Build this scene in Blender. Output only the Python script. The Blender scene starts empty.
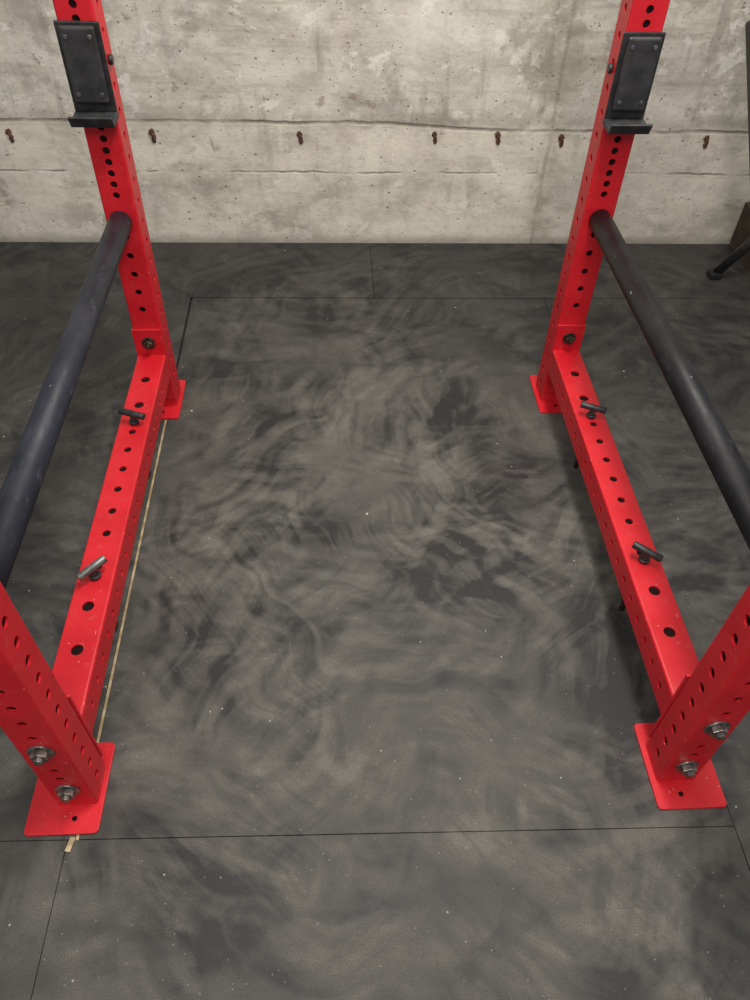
import bpy, bmesh, math, random
from mathutils import Vector, Matrix
random.seed(7)
H=1.45
S=bpy.context.scene
S.view_settings.view_transform='Standard'
S.view_settings.look='None'
COL=S.collection

# ------------------------------------------------------------ node helpers
class NT:
    def __init__(s,name):
        s.m=bpy.data.materials.new(name); s.m.use_nodes=True
        s.t=s.m.node_tree; s.t.nodes.clear()
        s.out=s.n('ShaderNodeOutputMaterial'); s.b=s.n('ShaderNodeBsdfPrincipled')
        s.l(s.b.outputs[0],s.out.inputs[0])
    def n(s,ty,**k):
        nd=s.t.nodes.new(ty)
        for a,v in k.items(): setattr(nd,a,v)
        return nd
    def l(s,a,b): s.t.links.new(a,b)
    def setin(s,inp,v):
        if isinstance(v,bpy.types.NodeSocket): s.l(v,inp)
        else: inp.default_value=v
    def math(s,op,a,b=None,c=None,clamp=False):
        nd=s.n('ShaderNodeMath',operation=op,use_clamp=clamp)
        s.setin(nd.inputs[0],a)
        if b is not None: s.setin(nd.inputs[1],b)
        if c is not None: s.setin(nd.inputs[2],c)
        return nd.outputs[0]
    def ramp(s,v,lo,hi,a=0.0,b=1.0):
        nd=s.n('ShaderNodeMapRange',interpolation_type='SMOOTHSTEP')
        s.setin(nd.inputs[0],v)
        nd.inputs[1].default_value=lo; nd.inputs[2].default_value=hi
        nd.inputs[3].default_value=a; nd.inputs[4].default_value=b
        return nd.outputs[0]
    def mix(s,f,a,b,mode='MIX'):
        nd=s.n('ShaderNodeMix',data_type='RGBA',blend_type=mode)
        s.setin(nd.inputs[0],f)
        for i,v in ((6,a),(7,b)):
            if isinstance(v,bpy.types.NodeSocket): s.l(v,nd.inputs[i])
            else: nd.inputs[i].default_value=(*v,1)
        return nd.outputs[2]
    def pos(s,scale=(1,1,1),loc=(0,0,0),rot=(0,0,0)):
        tc=s.n('ShaderNodeTexCoord'); mp=s.n('ShaderNodeMapping')
        s.l(tc.outputs['Object'],mp.inputs[0])
        mp.inputs['Scale'].default_value=scale; mp.inputs['Location'].default_value=loc; mp.inputs['Rotation'].default_value=rot
        return mp.outputs[0]
    def comb(s,x,y,z=0.0):
        nd=s.n('ShaderNodeCombineXYZ'); s.setin(nd.inputs[0],x); s.setin(nd.inputs[1],y); s.setin(nd.inputs[2],z); return nd.outputs[0]
    def noise(s,vec,scale,detail=4,rough=.55,dist=0):
        nd=s.n('ShaderNodeTexNoise'); s.l(vec,nd.inputs['Vector'])
        nd.inputs['Scale'].default_value=scale; nd.inputs['Detail'].default_value=detail
        nd.inputs['Roughness'].default_value=rough; nd.inputs['Distortion'].default_value=dist
        return nd.outputs[0]
    def specks(s,vec,scale,r0,r1,thr):
        nd=s.n('ShaderNodeTexVoronoi'); s.l(vec,nd.inputs['Vector']); nd.inputs['Scale'].default_value=scale
        sc=s.n('ShaderNodeSeparateColor'); s.l(nd.outputs['Color'],sc.inputs[0])
        return s.math('MULTIPLY',s.ramp(nd.outputs['Distance'],r0,r1,1,0),s.math('GREATER_THAN',sc.outputs[0],thr))
    def bump(s,h,st,d=.01):
        nd=s.n('ShaderNodeBump'); s.l(h,nd.inputs['Height'])
        nd.inputs['Strength'].default_value=st; nd.inputs['Distance'].default_value=d
        s.l(nd.outputs[0],s.b.inputs['Normal'])

def simple(name,c1,c2,rough=.5,metal=0,scale=60,bs=.15,spec=.5,bd=.001):
    m=NT(name); p=m.pos()
    n=m.noise(p,scale,5)
    m.l(m.mix(m.ramp(n,.35,.7),c1,c2),m.b.inputs['Base Color'])
    m.b.inputs['Roughness'].default_value=rough; m.b.inputs['Metallic'].default_value=metal
    m.b.inputs['Specular IOR Level'].default_value=spec
    m.bump(n,bs,bd); return m.m

def red_mat():
    m=NT('red_powder_coat'); p=m.pos()
    n=m.noise(p,9,5); dust=m.noise(p,45,6,.7)
    c=m.mix(m.ramp(n,.3,.7),(.53,.007,.016),(.65,.012,.023))
    c=m.mix(m.ramp(dust,.56,.78,0,.30),c,(.52,.19,.16))
    c=m.mix(m.math('MULTIPLY',m.specks(p,110,.1,.2,.93),.5),c,(.75,.5,.45))
    scr=m.noise(m.pos(scale=(1,1,.08),rot=(.3,.2,0)),160,3,.6)
    c=m.mix(m.ramp(scr,.66,.72,0,.5),c,(.20,.02,.02))
    m.l(c,m.b.inputs['Base Color'])
    m.l(m.ramp(n,.3,.7,.36,.5),m.b.inputs['Roughness'])
    m.bump(m.noise(p,600,2),.12,.0006); return m.m
RED=red_mat()
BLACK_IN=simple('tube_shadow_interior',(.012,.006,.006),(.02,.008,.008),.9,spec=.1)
BLK=simple('black_powder_coated_steel',(.012,.012,.013),(.03,.03,.032),.42,.0,80)
PAD=simple('black_plastic_liner',(.018,.019,.021),(.042,.042,.045),.5,0,30)
STEELW=simple('worn_dark_steel',(.10,.10,.10),(.25,.25,.24),.45,.7,50)
ZINC=simple('zinc_bolt_steel',(.16,.15,.14),(.42,.40,.37),.38,.85,90)
DARKB=simple('dark_oily_bolt_steel',(.05,.04,.03),(.14,.11,.09),.42,.8,90)
WOOD=simple('raw_pine_wood',(.30,.22,.12),(.56,.45,.28),.8,0,30)
RUST=simple('rusty_iron',(.08,.035,.02),(.19,.10,.065),.9,.1,90,.8)
CARD=simple('dark_brown_cardboard',(.045,.030,.020),(.075,.052,.035),.85,0,20)
VINYL=simple('black_vinyl',(.010,.010,.011),(.02,.02,.022),.45,0,40)

def pipe_mat(name,a,b,scuff,amt):
    m=NT(name); p=m.pos(); n=m.noise(p,14,5); sc=m.noise(m.pos(scale=(1,.25,1)),70,6,.7); big=m.noise(p,6,3)
    c=m.mix(m.ramp(n,.35,.7),a,b)
    k=m.math('MULTIPLY',m.ramp(sc,.54,.66),m.ramp(big,.42,.62,.1,1))
    c=m.mix(m.math('MULTIPLY',k,amt),c,scuff)
    c=m.mix(m.math('MULTIPLY',m.specks(m.pos(scale=(1,.5,1)),45,.08,.14,.95),.6),c,(.3,.3,.31))
    m.l(c,m.b.inputs['Base Color']); m.l(m.ramp(sc,.4,.7,.46,.62),m.b.inputs['Roughness'])
    m.b.inputs['Specular IOR Level'].default_value=.35
    m.bump(sc,.15,.001); return m.m
PIPE_A=pipe_mat('navy_black_pipe_coating',(.015,.018,.027),(.025,.028,.041),(.085,.09,.105),.45)
PIPE_B=pipe_mat('black_pipe_coating',(.006,.006,.008),(.012,.012,.015),(.06,.06,.065),.4)

# mats
def mat_mat():
    m=NT('black_rubber_mat_dusty'); p=m.pos()
    sp=m.n('ShaderNodeSeparateXYZ'); m.l(p,sp.inputs[0]); PX,PY=sp.outputs[0],sp.outputs[1]
    warp=m.noise(m.pos(loc=(2,2,0)),2.6,2,.5)
    big=m.noise(p,1.9,4,.6,.5); mid=m.noise(p,4.6,6,.64,.6); fine=m.noise(p,26,6,.75)
    def arcs(cx,cy,fr,fa,seed,maskscale,lo,hi):
        dx=m.math('SUBTRACT',PX,cx); dy=m.math('SUBTRACT',PY,cy)
        r=m.math('SQRT',m.math('ADD',m.math('MULTIPLY',dx,dx),m.math('MULTIPLY',dy,dy)))
        r=m.math('ADD',r,m.math('MULTIPLY',warp,.30))
        a=m.math('ARCTAN2',dy,dx)
        v=m.comb(m.math('MULTIPLY',r,fr),m.math('MULTIPLY',a,fa),seed)
        n=m.noise(v,1.0,3.5,.55)
        k=m.ramp(m.noise(m.pos(loc=(seed,seed*1.7,0)),maskscale,3),lo,hi)
        return m.math('MULTIPLY',m.math('SUBTRACT',m.ramp(n,.34,.66),.5),k)
    A=arcs(1.15,.35,24,3.6,3.1,2.6,.46,.56)
    B=arcs(-1.05,1.9,20,4.5,7.7,2.6,.47,.57)
    C=arcs(-.5,-.4,18,4,12.3,2.8,.47,.57)
    D_=arcs(.15,3.1,20,7,18.9,2.6,.46,.56)
    E=arcs(1.0,1.75,32,3,25.0,2.6,.48,.56)
    arc=m.math('ADD',m.math('ADD',A,B),m.math('ADD',C,m.math('ADD',D_,E)))
    dx=m.math('DIVIDE',m.math('SUBTRACT',PX,.08),.70); dy=m.math('DIVIDE',m.math('SUBTRACT',PY,.90),1.25)
    d=m.math('SQRT',m.math('ADD',m.math('MULTIPLY',dx,dx),m.math('MULTIPLY',dy,dy)))
    cen=m.ramp(d,.5,1.4,1,.38)  # dust thins away from centre; also darkens outer mats for the pipe shadows
    dv=m.math('ADD',m.math('MULTIPLY',m.ramp(big,.32,.68),.46),m.math('MULTIPLY',m.ramp(mid,.32,.70),.32))
    dv=m.math('ADD',dv,m.math('MULTIPLY',arc,.46))
    dv=m.math('MULTIPLY',m.math('ADD',dv,.08),cen)
    dv=m.math('MULTIPLY',dv,m.ramp(fine,.2,.75,.74,1.2),clamp=True)
    c=m.mix(dv,(.023,.023,.024),(.172,.164,.145))
    dk=m.ramp(m.noise(m.pos(loc=(6,3,1)),4,5,.62,.5),.58,.70)
    c=m.mix(m.math('MULTIPLY',dk,.45),c,(.024,.024,.026))
    grain=m.noise(p,420,2,.5)
    c=m.mix(m.ramp(grain,.35,.65,0,.35),c,(.018,.018,.018))
    c=m.mix(m.math('MULTIPLY',m.specks(p,95,.09,.18,.90),.32),c,(.42,.42,.40))
    c=m.mix(m.math('MULTIPLY',m.specks(m.pos(loc=(3,3,0)),40,.06,.10,.92),.55),c,(.5,.5,.47))
    c=m.mix(m.math('MULTIPLY',m.specks(p,12,.022,.046,.78),.85),c,(.66,.66,.62))
    m.l(c,m.b.inputs['Base Color']); m.l(m.ramp(dv,0,1,.5,.8),m.b.inputs['Roughness'])
    m.b.inputs['Specular IOR Level'].default_value=.35
    m.bump(m.math('ADD',grain,m.math('MULTIPLY',fine,.5)),.35,.0015); return m.m
MAT=mat_mat()

def wall_mat():
    m=NT('old_poured_concrete'); p=m.pos()
    sp=m.n('ShaderNodeSeparateXYZ'); m.l(p,sp.inputs[0]); X=sp.outputs[0]; Z=sp.outputs[2]
    big=m.noise(p,1.8,4,.6); mid=m.noise(m.pos(scale=(1,1,1.5)),5,7,.7,.2); fine=m.noise(p,40,7,.75); str_=m.noise(m.pos(scale=(.4,1,5)),4,6,.65)
    drip=m.noise(m.pos(scale=(5,1,.6),loc=(3,0,1)),3,5,.6)
    c=m.mix(m.ramp(mid,.33,.66),(.47,.44,.37),(.78,.75,.66))
    c=m.mix(m.ramp(big,.40,.62,0,.5),c,(.78,.76,.68))
    c=m.mix(m.ramp(str_,.50,.66,0,.55),c,(.38,.35,.285))
    c=m.mix(m.ramp(drip,.54,.68,0,.55),c,(.30,.275,.23))
    c=m.mix(m.ramp(m.noise(m.pos(loc=(4,0,2),scale=(1,1,1.3)),8,6,.7,.2),.57,.61,0,.65),c,(.88,.86,.79))
    dark=m.ramp(m.noise(m.pos(loc=(11,0,5)),3.2,6,.72),.52,.61)
    c=m.mix(m.math('MULTIPLY',dark,.5),c,(.28,.26,.22))
    blot=m.ramp(m.noise(m.pos(loc=(21,0,8),scale=(1,1,1.4)),11,7,.75),.59,.66)
    c=m.mix(m.math('MULTIPLY',blot,.6),c,(.22,.18,.14))
    lowband=m.ramp(Z,.285*H,.31*H,1,0)
    c=m.mix(m.math('MULTIPLY',lowband,m.ramp(mid,.35,.62,.15,.7)),c,(.80,.75,.64))
    def seam(coord,pos,wob,wid,loc):
        nz=m.noise(m.pos(loc=loc),5,5,.75)
        dd=m.math('ABSOLUTE',m.math('SUBTRACT',m.math('ADD',coord,m.math('MULTIPLY',m.math('SUBTRACT',nz,.5),wob)),pos))
        return m.ramp(dd,wid*.15,wid,1,0)
    brk=m.ramp(m.noise(m.pos(loc=(9,9,9)),5,4),.42,.58); brk2=m.ramp(m.noise(m.pos(loc=(2,9,4)),4,4),.36,.55,.3,1)
    stp=m.ramp(X,.10,.60,0,-.022)
    s1=m.math('MULTIPLY',seam(m.math('SUBTRACT',Z,stp),.300*H,.022,.009,(0,0,0)),brk2)
    s2=m.math('MULTIPLY',seam(Z,.183*H,.03,.006,(2,3,0)),m.math('MULTIPLY',brk,.8))
    s3=m.math('MULTIPLY',seam(X,.525*H,.03,.010,(5,1,0)),m.math('MULTIPLY',brk2,.65))
    s4=m.math('MULTIPLY',seam(Z,.56*H,.03,.006,(8,1,0)),m.math('MULTIPLY',brk,.45))
    sm=m.math('MAXIMUM',m.math('MAXIMUM',s1,s2),m.math('MAXIMUM',s3,s4))
    c=m.mix(m.math('MULTIPLY',sm,.6),c,(.20,.17,.13))
    near=m.ramp(m.math('ABSOLUTE',m.math('SUBTRACT',X,.525*H)),.0,.12,1,0)
    c=m.mix(m.math('MULTIPLY',near,m.ramp(mid,.4,.65,.4,.0)),c,(.32,.27,.19))
    gr=m.math('MULTIPLY',m.ramp(Z,.30*H,.34*H,1,0),m.ramp(Z,.285*H,.305*H,0,1))
    c=m.mix(m.math('MULTIPLY',gr,.25),c,(.28,.24,.19))
    c=m.mix(m.ramp(Z,0,.04,.5,0),c,(.22,.20,.17))
    pit=m.math('MAXIMUM',m.specks(p,34,.08,.2,.84),m.specks(m.pos(loc=(1,1,1)),80,.1,.25,.86))
    c=m.mix(m.math('MULTIPLY',pit,.55),c,(.22,.19,.15))
    st=m.ramp(m.noise(m.pos(loc=(1,5,3)),9,4,.6,.3),.65,.72)
    c=m.mix(m.math('MULTIPLY',st,.5),c,(.25,.15,.09))
    c=m.mix(m.ramp(fine,.48,.75,0,.4),c,(.36,.34,.30))
    m.l(c,m.b.inputs['Base Color']); m.b.inputs['Roughness'].default_value=.9; m.b.inputs['Specular IOR Level'].default_value=.2
    h=m.math('ADD',m.math('MULTIPLY',mid,.6),m.math('MULTIPLY',fine,.35))
    h=m.math('SUBTRACT',h,m.math('MULTIPLY',sm,.6)); h=m.math('SUBTRACT',h,m.math('MULTIPLY',pit,.4))
    m.bump(h,.6,.010); return m.m
WALL=wall_mat()
SUB=simple('concrete_subfloor',(.02,.019,.018),(.035,.032,.03),.9,0,12)

# ------------------------------------------------------------ mesh helpers
def mkobj(name,bm,mats,parent=None,mw=None,smooth=False,label=None):
    me=bpy.data.meshes.new(name); bm.normal_update(); bm.to_mesh(me); bm.free()
    for mt in (mats if isinstance(mats,(list,tuple)) else [mats]): me.materials.append(mt)
    if smooth:
        for p in me.polygons: p.use_smooth=True
    o=bpy.data.objects.new(name,me); COL.objects.link(o)
    if parent: o.parent=parent
    if mw is not None: o.matrix_local=mw
    if label: o['label']=label
    return o
def empty(name,loc,label,cat,group=None):
    e=bpy.data.objects.new(name,None); e.empty_display_size=.05; COL.objects.link(e); e.location=loc
    e['label']=label; e['category']=cat
    if group: e['group']=group
    return e
def top(o,label,cat,group=None):
    o['label']=label; o['category']=cat
    if group: o['group']=group
def box(bm,x0,x1,y0,y1,z0,z1,bev=0,seg=2,mi=0):
    r=bmesh.ops.create_cube(bm,size=1)
    for v in r['verts']:
        v.co=Vector(((x0+x1)/2+v.co.x*(x1-x0),(y0+y1)/2+v.co.y*(y1-y0),(z0+z1)/2+v.co.z*(z1-z0)))
    fs={f for v in r['verts'] for f in v.link_faces}
    for f in fs: f.material_index=mi
    if bev:
        es={e for v in r['verts'] for e in v.link_edges}
        rr=bmesh.ops.bevel(bm,geom=list(es),offset=bev,segments=seg,affect='EDGES',profile=.5)
        for f in rr['faces']: f.material_index=mi
def cyl(bm,a,b,r,seg=24,r2=None,mi=0,bev=0):
    a=Vector(a);b=Vector(b);d=b-a
    rr=bmesh.ops.create_cone(bm,cap_ends=True,segments=seg,radius1=r,radius2=r if r2 is None else r2,depth=d.length)
    M=Matrix.Translation((a+b)/2)@d.to_track_quat('Z','Y').to_matrix().to_4x4()
    bmesh.ops.transform(bm,matrix=M,verts=rr['verts'])
    fs={f for v in rr['verts'] for f in v.link_faces}
    for f in fs:
        f.material_index=mi
        if len(f.verts)==4: f.smooth=True
    if bev:
        es={e for f in fs if len(f.verts)>4 for e in f.edges}
        b2=bmesh.ops.bevel(bm,geom=list(es),offset=bev,segments=2,affect='EDGES',profile=.5)
        for f in b2['faces']: f.material_index=mi

W=.0762
def tube(name,L,holes,parent,mw,rc=.005,w=W,label=None):
    """square tube along local +z, centred in xy. holes: face index -> [(z,radius)]"""
    bm=bmesh.new(); hw=w/2; fw=hw-rc; T=.004
    def P(face,u,z,d=0):
        if face==0: return (u,-hw+d,z)
        if face==1: return (hw-d,u,z)
        if face==2: return (-u,hw-d,z)
        return (-hw+d,-u,z)
    def face_(vs,mi=0):
        f=bm.faces.new([bm.verts.new(v) for v in vs]); f.material_index=mi
    for fc in range(4):
        hs=sorted(holes.get(fc,[])); zc=0
        for i,(z,r) in enumerate(hs):
            lo=max(z-.03, (hs[i-1][0]+z)/2 if i else 0); hi=min(z+.03,(hs[i+1][0]+z)/2 if i<len(hs)-1 else L)
            if lo>zc+1e-6: face_([P(fc,-fw,zc),P(fc,fw,zc),P(fc,fw,lo),P(fc,-fw,lo)])
            zc=hi
            b0,b1=lo-z,hi-z
            ang=[k*math.tau/20 for k in range(20)]+[math.atan2(yy,xx)%math.tau for xx in(-fw,fw) for yy in(b0,b1)]
            ang=sorted(set(round(a,5) for a in ang))
            inn=[];out=[];dp=[]
            for a in ang:
                cx,cy=math.cos(a),math.sin(a)
                tx=fw/abs(cx) if abs(cx)>1e-6 else 9
                ty=((b1 if cy>0 else -b0)/abs(cy)) if abs(cy)>1e-6 else 9
                t=min(tx,ty)
                inn.append(P(fc,cx*r,z+cy*r)); out.append(P(fc,cx*t,z+cy*t)); dp.append(P(fc,cx*r,z+cy*r,T))
            n=len(ang)
            vi=[bm.verts.new(v) for v in inn]; vo=[bm.verts.new(v) for v in out]; vd=[bm.verts.new(v) for v in dp]
            for k in range(n):
                j=(k+1)%n
                bm.faces.new([vi[k],vo[k],vo[j],vi[j]])
                f=bm.faces.new([vi[j],vd[j],vd[k],vi[k]]); f.material_index=0
        if zc<L-1e-6: face_([P(fc,-fw,zc),P(fc,fw,zc),P(fc,fw,L),P(fc,-fw,L)])
    for sx,sy,a0 in((1,-1,-90),(1,1,0),(-1,1,90),(-1,-1,180)):
        cx,cy=sx*fw,sy*fw; pts=[]
        for k in range(6):
            a=math.radians(a0+k*18); pts.append((cx+rc*math.cos(a),cy+rc*math.sin(a)))
        col=[(bm.verts.new((x,y,0)),bm.verts.new((x,y,L))) for x,y in pts]
        for k in range(5):
            f=bm.faces.new([col[k][0],col[k+1][0],col[k+1][1],col[k][1]]); f.smooth=True
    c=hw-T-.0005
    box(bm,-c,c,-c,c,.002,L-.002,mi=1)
    face_([(-fw,-hw,L),(fw,-hw,L),(hw,-fw,L),(hw,fw,L),(fw,hw,L),(-fw,hw,L),(-hw,fw,L),(-hw,-fw,L)])
    face_([(-fw,-hw,0),(fw,-hw,0),(hw,-fw,0),(hw,fw,0),(fw,hw,0),(-fw,hw,0),(-hw,fw,0),(-hw,-fw,0)][::-1])
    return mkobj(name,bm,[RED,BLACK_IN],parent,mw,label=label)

def bolt(parent,loc,mw=None,dark=False,k=1.22):
    bm=bmesh.new()
    cyl(bm,(0,0,0),(0,-.003,0),.0185*k,28,bev=.0008)
    cyl(bm,(0,-.003,0),(0,-.014,0),.0125*k,6,bev=.0012)
    cyl(bm,(0,-.014,0),(0,-.021,0),.0068*k,16,bev=.001)
    for f in bm.faces: f.smooth=False
    return mkobj('hex_bolt',bm,DARKB if dark else ZINC,parent,(Matrix.Translation(loc) if mw is None else mw),label='dark hex bolt with washer' if dark else 'zinc-plated hex bolt with washer')

# ------------------------------------------------------------ room
bm=bmesh.new(); box(bm,-2.6,2.6,-1.6,H*1.9,-.12,-.012)
fl=mkobj('floor',bm,SUB); fl['kind']='structure'
bm=bmesh.new()
nx,nz=90,60
rng=random.Random(3)
g=[[bm.verts.new((-2.6+5.2*i/nx,(.004*math.sin(i*.7)*math.sin(k*.9+i*.2)),-.12+2.6*k/nz)) for k in range(nz+1)] for i in range(nx+1)]
for i in range(nx):
    for k in range(nz): 
        f=bm.faces.new([g[i][k],g[i+1][k],g[i+1][k+1],g[i][k+1]]); f.smooth=True
wall=mkobj('wall_back',bm,WALL); wall['kind']='structure'
wall.location=(0,1.853*H,0); wall.rotation_euler=(0,0,-.0157)
for x in (-.751,-.42,-.074,.246,.398,.552,.906):
    bm=bmesh.new()
    for k,(dz,sx,sz) in enumerate(((.008,.010,.011),(-.012,.008,.015),(-.002,.006,.008))):
        r=bmesh.ops.create_icosphere(bm,subdivisions=3,radius=1)
        for v in r['verts']:
            q=1+.25*math.sin(v.co.x*5+x*30+k)*math.cos(v.co.z*6+x*11)
            v.co=Vector((v.co.x*sx*q+(.002 if k else -.002),v.co.y*.007,v.co.z*sz*q+dz))
    cyl(bm,(0,-.002,.004),(0.002,-.012,.002),.003,10)
    o=mkobj('form_tie',bm,RUST,wall,Matrix.Translation((x*H,-.001,.270*H+rng.uniform(-.006,.006))),smooth=True,label='rusty form tie stub in the concrete')

gp=.0006
def rmat(pts,label,gb=.0):
    """front-left, front-right, back-right, back-left in units of H"""
    bm=bmesh.new()
    q=[(x*H,y*H) for x,y in pts]
    cx=sum(a for a,_ in q)/4; cy=sum(b for _,b in q)/4
    q=[(x-gp*(1 if x>cx else -1),y-(gp+(gb if y>cy else 0))*(1 if y>cy else -1)) for x,y in q]
    lo=[bm.verts.new((x,y,-.012)) for x,y in q]; hi=[bm.verts.new((x,y,0)) for x,y in q]
    bm.faces.new(hi); bm.faces.new(lo[::-1])
    for i in range(4): bm.faces.new([lo[i],lo[(i+1)%4],hi[(i+1)%4],hi[i]])
    bmesh.ops.bevel(bm,geom=[e for e in bm.edges],offset=.0009,segments=2,affect='EDGES',profile=.5)
    o=mkobj('rubber_mat',bm,MAT); top(o,label,'rubber mat','black rubber floor mats')
XL,XR=-.3425,.505; sx0=XL+.0042
F0=.343; B0=1.587
def ff(x): return F0-.021*x
def bb(x): return B0-.020*x
def ww(x): return 1.848-.0157*x
rmat([(sx0,ff(sx0)),(XR,ff(XR)),(XR,bb(XR)),(sx0,bb(sx0))],'black rubber mat smeared with chalk dust inside the rack',.0035)
rmat([(-.368,-.95),(XR-.012,-.95),(XR,ff(XR)),(-.352,ff(-.352))],'dusty black rubber mat in front of the rack')
rmat([(-1.2,ff(-1.2)),(XL,ff(XL)),(XL,bb(XL)),(-1.2,bb(-1.2))],'black rubber mat under the navy safety bar')
rmat([(-1.2,-.95),(-.368,-.95),(-.352,ff(-.352)),(-1.2,ff(-1.2))],'plain black rubber mat with a straight edge')
rmat([(XR,.20),(1.35,.20),(1.35,bb(1.35)),(XR,bb(XR))],'black rubber mat under the black safety bar',.002)
rmat([(XR-.012,-.95),(1.35,-.95),(1.35,.20),(XR-.001,.20)],'plain black rubber mat with a straight edge')
rmat([(-1.2,bb(-1.2)),(.095,bb(.095)),(.095,ww(.095)),(-1.2,ww(-1.2))],'narrow black rubber mat strip against the concrete wall')
rmat([(.095,bb(.095)),(1.35,bb(1.35)),(1.35,ww(1.35)),(.095,ww(.095))],'narrow black rubber mat strip beneath the weight bench')
bm=bmesh.new(); box(bm,XL*H+.0004,sx0*H-.0002,.345*H,1.30*H,-.012,-.0012)
o=mkobj('wood_strip',bm,WOOD); top(o,'thin dull wood strip showing in a mat seam','wood strip')
bm=bmesh.new(); box(bm,-.0050,.0050,-.013,.013,0,.003,bev=.001)
o=mkobj('wood_chip',bm,WOOD); o.location=(-.347*H,.344*H,.0005); o.rotation_euler=(0,0,-.2); top(o,'small pale wood chip lying on the mat seam','wood chip')

# ------------------------------------------------------------ rack
rack=empty('power_rack',(.049*H,.82*H,0),'red steel power rack with rows of holes standing on rubber mats','power rack')
Minv=Matrix.Translation(-Vector(rack.location))
LX,RX=-.347*H,.445*H
NY,FY=(.393*H+W/2),(1.19*H+W/2)
UPL=2.15
LEAN=math.radians(.42)
rs,rb=.0080,.0108
z1=[ .19*H+.05+i*.0508 for i in range(0,6)]
zd=z1[-1]+.0508
fr=[(z,rs*1.05) for z in z1]
z=zd
while z<1.55: fr.append((z,rs)); z+=.0254
while z<UPL-.03: fr.append((z,rs)); z+=.0508
side=[(.04+i*.0508,rs) for i in range(int((UPL-.06)/.0508))]
for X,isL in((LX,1),(RX,0)):
    for Y,far in((NY,0),(FY,1)):
        f0=fr if far else [(.115,rs),(.15,rs)]+[(.275+i*.0508,rs) for i in range(36)]
        sd=side if far else [(.045+i*.0508,rs*1.15) for i in range(int((UPL-.07)/.0508))]
        rotm=Matrix.Rotation(LEAN,4,'Y') if (far and isL) else Matrix.Identity(4)
        up=tube('upright',UPL-.006,{0:f0,2:[(a,r) for a,r in f0 if a>.3],1:sd,3:sd},rack,Minv@Matrix.Translation((X,Y,.006))@rotm)
        bm=bmesh.new()
        px0,px1=(( -.408*H-X,-.3145*H-X) if isL else (.411*H-X,.504*H-X))
        box(bm,px0,px1,-.037*H-W/2,.0315*H+W/2,-.0055,.0,bev=0)
        es=[e for e in bm.edges if abs(e.verts[0].co.z-e.verts[1].co.z)>.004]
        bmesh.ops.bevel(bm,geom=es,offset=.009,segments=5,affect='EDGES',profile=.5)
        es=[e for e in bm.edges if all(v.co.z>-.0001 for v in e.verts)]
        bmesh.ops.bevel(bm,geom=es,offset=.001,segments=2,affect='EDGES',profile=.5)
        mkobj('foot_plate',bm,RED,up,rotm.inverted())
        bm=bmesh.new(); hx=(px0+px1)/2+(.020 if isL else -.016)
        cyl(bm,(hx,-W/2-.026,-.003),(hx,-W/2-.026,.0004),.005,18)
        mkobj('anchor_hole',bm,BLACK_IN,up,rotm.inverted(),label='dark anchor hole in the foot plate')
        if not far:
            for hz in(.052*H,.162*H): bolt(up,(0,-W/2,hz-.006))
    y0=NY+W/2; y1=FY-W/2; L=y1-y0
    bt=.133*H
    T=Matrix.Translation((X,y0,bt-W/2))@Matrix.Rotation(-math.pi/2,4,'X')
    ys=[(.545,rb),(.614,rb),(.683,rs),(.745,rs),(.79,rs),(.836,rs),(.881,rs),(.926,rs),(.97,rs),(1.04,rb),(1.111,rb)]
    ht=[(a*H-y0,r*(1.1)) for a,r in ys]
    n=int((L-.08)/.0508); hsd=[(.05+i*.0508,rs*.9) for i in range(n)]
    beam=tube('lower_beam',L,{0:ht,1:hsd,3:hsd},rack,Minv@T)
    for yy,sg in((0,1),(L,-1)):
        bm=bmesh.new()
        zt,zb=.189*H-(bt-W/2),.026*H-(bt-W/2)
        ya,yb=(0.0005,.007) if sg>0 else (L-.007,L-.0005)
        box(bm,-W/2-.001,W/2+.001,-zt,-zb,ya,yb,bev=.002)
        mkobj('flange_plate',bm,RED,beam)
    for hz in(.160*H,.054*H):
        M=Minv@Matrix.Translation((X,y1-.007,hz)); bolt(rack,None,M,dark=True,k=1.0)
    for hz in(.160*H,.054*H):
        M=Minv@Matrix.Translation((X,y0+.007,hz))@Matrix.Rotation(math.pi,4,'Z'); bolt(rack,None,M,dark=True,k=1.0)

# ------------------------------------------------------------ safety bars
for X,mt,lab in((LX+.002,PIPE_A,'scuffed navy-black round safety bar spanning two red uprights'),(RX+.003,PIPE_B,'black round steel safety bar spanning two red uprights')):
    ya,yb=NY+W/2+.001,FY-W/2-.001; hz=.397*H; R=.0265
    e=empty('safety_bar',(X,(ya+yb)/2,hz-R),lab,'safety bar','pipe safety bars')
    hl=(yb-ya)/2
    bm=bmesh.new(); cyl(bm,(0,-hl+.004,R),(0,hl-.004,R),R,48)
    mkobj('pipe',bm,mt,e)
    for s in(-1,1):
        bm=bmesh.new(); cyl(bm,(0,s*(hl-.004),R),(0,s*hl,R),R*.96,48,bev=.001)
        mkobj('end_cap',bm,BLK,e)

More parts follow.
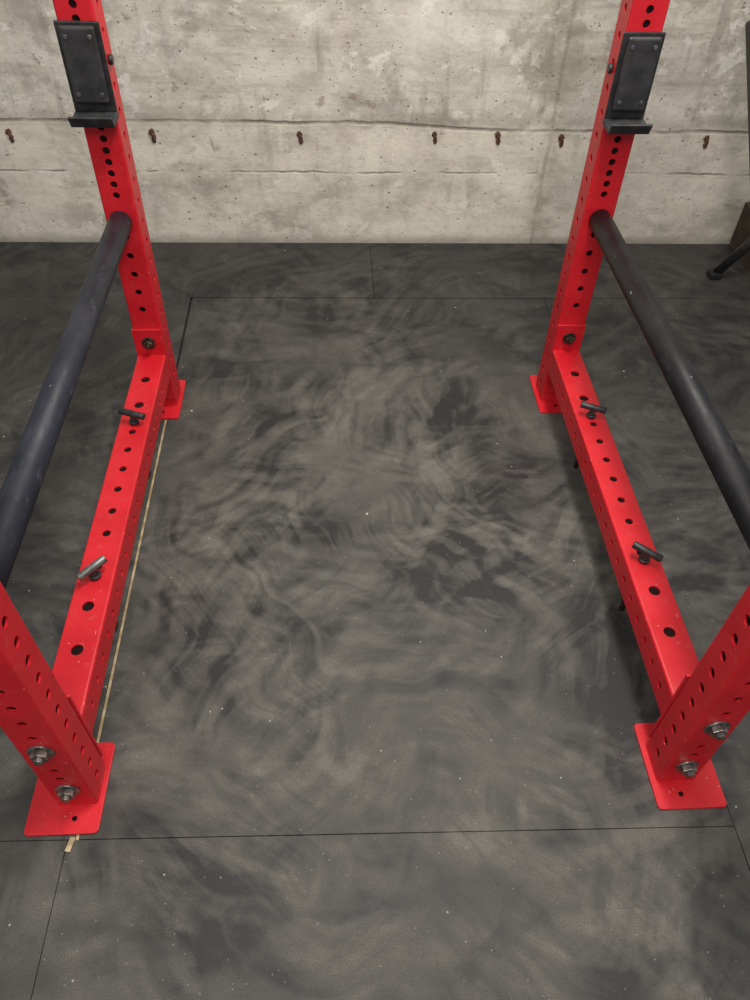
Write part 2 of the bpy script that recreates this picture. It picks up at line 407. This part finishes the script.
# ------------------------------------------------------------ band pegs
pegs=[(LX,.992,16,-6,0),(LX,.664,-42,8,1),(RX,.989,20,-4,0),(RX,.668,34,-8,0)]
for X,Y,rot,tl,wn in pegs:
    e=empty('band_peg',(X,Y*H,.012),'black T-handled steel pin through the lower beam' if not wn else 'worn grey T-handled steel pin through the lower beam','pin','T-handled pins')
    bm=bmesh.new(); cyl(bm,(0,0,0),(0,0,.150*H-.012),.0068,20,bev=.001); mkobj('shaft',bm,BLK,e)
    bm=bmesh.new(); cyl(bm,(0,0,.1335*H-.012),(0,0,.139*H-.012),.012,20,bev=.001); mkobj('collar',bm,BLK,e)
    bm=bmesh.new(); a=math.radians(-rot); hl=.032
    d=Vector((math.cos(a)*hl,math.sin(a)*hl,math.tan(math.radians(tl))*hl)); c=Vector((0,0,.154*H-.012))
    cyl(bm,c-d,c+d,.0084,20,bev=.0015); mkobj('handle',bm,STEELW if wn else BLK,e,label='cylindrical cross handle')

# ------------------------------------------------------------ bar hooks
def hook(X,side_,z0,lab,lean=0):
    yf=FY-W/2
    e=empty('bar_hook',(X,yf-.001,z0),lab,'bar hook','bar hooks on the rack'); e.rotation_euler=(0,lean,0)
    w2=.0440; hh=.168
    bm=bmesh.new(); box(bm,-w2,w2,-.006,0,0,hh,bev=.0025)
    xs=sorted((side_*(W/2+.0008),side_*(w2-.0003)))
    box(bm,xs[0],xs[1],-.003,.06,.03,hh-.02,bev=.0015)
    mkobj('back_plate',bm,BLK,e)
    bm=bmesh.new(); box(bm,-.035,.035,-.019,-.0062,.020,hh-.006,bev=.005,seg=3)
    mkobj('plastic_liner',bm,PAD,e,label='matte black plastic liner')
    for sx in(-1,1):
        for z in(.038,hh-.024):
            bm=bmesh.new(); cyl(bm,(sx*.024,-.0188,z),(sx*.024,-.0205,z),.0044,16,bev=.0006)
            mkobj('screw',bm,STEELW,e,label='worn steel screw')
    bm=bmesh.new()
    prof=[(-.006,0),(-.050,-.004),(-.060,.010),(-.066,.008),(-.055,-.014),(-.006,-.012),(0,-.010),(0,0)]
    A=[bm.verts.new((-w2-.001,y,z)) for y,z in prof]; B=[bm.verts.new((w2+.001,y,z)) for y,z in prof]
    n=len(prof); bm.faces.new(A); bm.faces.new(B[::-1])
    for k in range(n): bm.faces.new([A[k],B[k],B[(k+1)%n],A[(k+1)%n]][::-1])
    bmesh.ops.recalc_face_normals(bm,faces=bm.faces)
    bmesh.ops.bevel(bm,geom=list(bm.edges),offset=.0013,segments=2,affect='EDGES',profile=.5)
    mkobj('shelf',bm,PAD,e,label='black ledge with upturned lip')
    bm=bmesh.new(); cyl(bm,(-side_*(W/2+.001),.035,.088),(-side_*(W/2+.009),.035,.088),.010,20,bev=.002)
    mkobj('locking_pin',bm,BLK,e)
hook(LX+.569*H*math.tan(LEAN),-1,.567*H,'black steel bar hook with screwed liner, scuffed ledge, on upright',LEAN)
hook(RX,1,.559*H,'black steel bar hook with screwed liner, on upright near bench')

# ------------------------------------------------------------ weight bench + box
be=empty('weight_bench',(1.1*H,1.62*H,0),'black vinyl incline weight bench beside the concrete wall','weight bench')
BI=Matrix.Translation(-Vector(be.location))
def obb(name,a,b,t,y0,y1,mt,bev=.01):
    a=Vector(a);b=Vector(b)
    d=(b-a); n=Vector((d.y,-d.x)).normalized()
    if n.x<0: n=-n
    bm=bmesh.new()
    L=d.length; box(bm,0,L,0,y1-y0,0,t,bev=bev,seg=3)
    M=Matrix(((d.x/L,0,n.x,a.x),(0,1,0,y0),(d.y/L,0,n.y,a.y),(0,0,0,1)))
    bmesh.ops.transform(bm,matrix=M,verts=bm.verts); bmesh.ops.recalc_face_normals(bm,faces=bm.faces)
    return mkobj(name,bm,mt,be,BI.copy())
obb('backrest',(.952*H,.24*H),(.814*H,.565*H),.05,1.50*H,1.66*H,VINYL)
bm=bmesh.new(); box(bm,1.06*H,1.30*H,1.50*H,1.66*H,.235*H,.27*H,bev=.01,seg=3); mkobj('seat',bm,VINYL,be,BI.copy())
bm=bmesh.new(); box(bm,.975*H,1.34*H,1.565*H,1.60*H,.195*H,.232*H,bev=.004); mkobj('frame_rail',bm,BLK,be,BI.copy())
def leg(a,b):
    bm=bmesh.new(); cyl(bm,a,b,.016,20); mkobj('leg',bm,BLK,be,BI.copy())
    bm=bmesh.new(); a=Vector(a); box(bm,a.x-.024,a.x+.02,a.y-.022,a.y+.022,.001,.026,bev=.005); mkobj('rubber_foot',bm,VINYL,be,BI.copy())
leg((.957*H,1.665*H,.012),(1.035*H,1.60*H,.215*H)); leg((1.06*H,1.50*H,.012),(1.10*H,1.57*H,.215*H))
leg((1.34*H,1.655*H,.012),(1.28*H,1.60*H,.215*H)); leg((1.34*H,1.50*H,.012),(1.28*H,1.57*H,.215*H))
bx=bmesh.new(); box(bx,1.055*H,1.27*H,1.69*H,1.825*H,.001,.12*H,bev=.003)
box(bx,1.055*H,1.27*H,1.745*H,1.765*H,.12*H,.1205*H)
o=mkobj('cardboard_box',bx,CARD); top(o,'dark brown cardboard box on the mat against the wall','cardboard box')

# ------------------------------------------------------------ lights
def area(loc,tgt,sx,sy,pw,col):
    l=bpy.data.lights.new('ceiling_light','AREA'); l.shape='RECTANGLE'; l.size=sx; l.size_y=sy; l.energy=pw; l.color=col
    o=bpy.data.objects.new('ceiling_light',l); COL.objects.link(o); o.location=loc
    o.rotation_euler=(Vector(tgt)-Vector(loc)).to_track_quat('-Z','Y').to_euler()
area((.45,1.25,2.55),(.1,1.35,0),1.2,.3,53,(1,.96,.885))
area((-.3,-.6,2.5),(0,1.2,.3),1.4,.8,31,(1,.965,.91))
w=bpy.data.worlds.new('room_ambient'); S.world=w; w.use_nodes=True
w.node_tree.nodes['Background'].inputs[0].default_value=(1,.975,.93,1); w.node_tree.nodes['Background'].inputs[1].default_value=.36

# ------------------------------------------------------------ camera
f=755.0; th=math.radians(47.2); c,s=math.cos(th),math.sin(th)
r0=Vector((1,0,0)); F=Vector((0,c,-s)); D=Vector((0,-s,-c))
right=(r0-D*.03).normalized(); down=(r0*.03+D).normalized()
yw=Matrix.Rotation(-math.atan(.07),3,'Z')
right,down,F=yw@right,yw@down,yw@F
cam=bpy.data.cameras.new('camera'); co=bpy.data.objects.new('camera',cam); COL.objects.link(co)
up_=-down; bk=-F
co.matrix_world=Matrix(((right.x,up_.x,bk.x,0),(right.y,up_.y,bk.y,0),(right.z,up_.z,bk.z,H),(0,0,0,1)))
cam.sensor_fit='VERTICAL'; cam.sensor_height=36; cam.sensor_width=27; cam.lens=f/1000*36; cam.clip_start=.02
S.camera=co
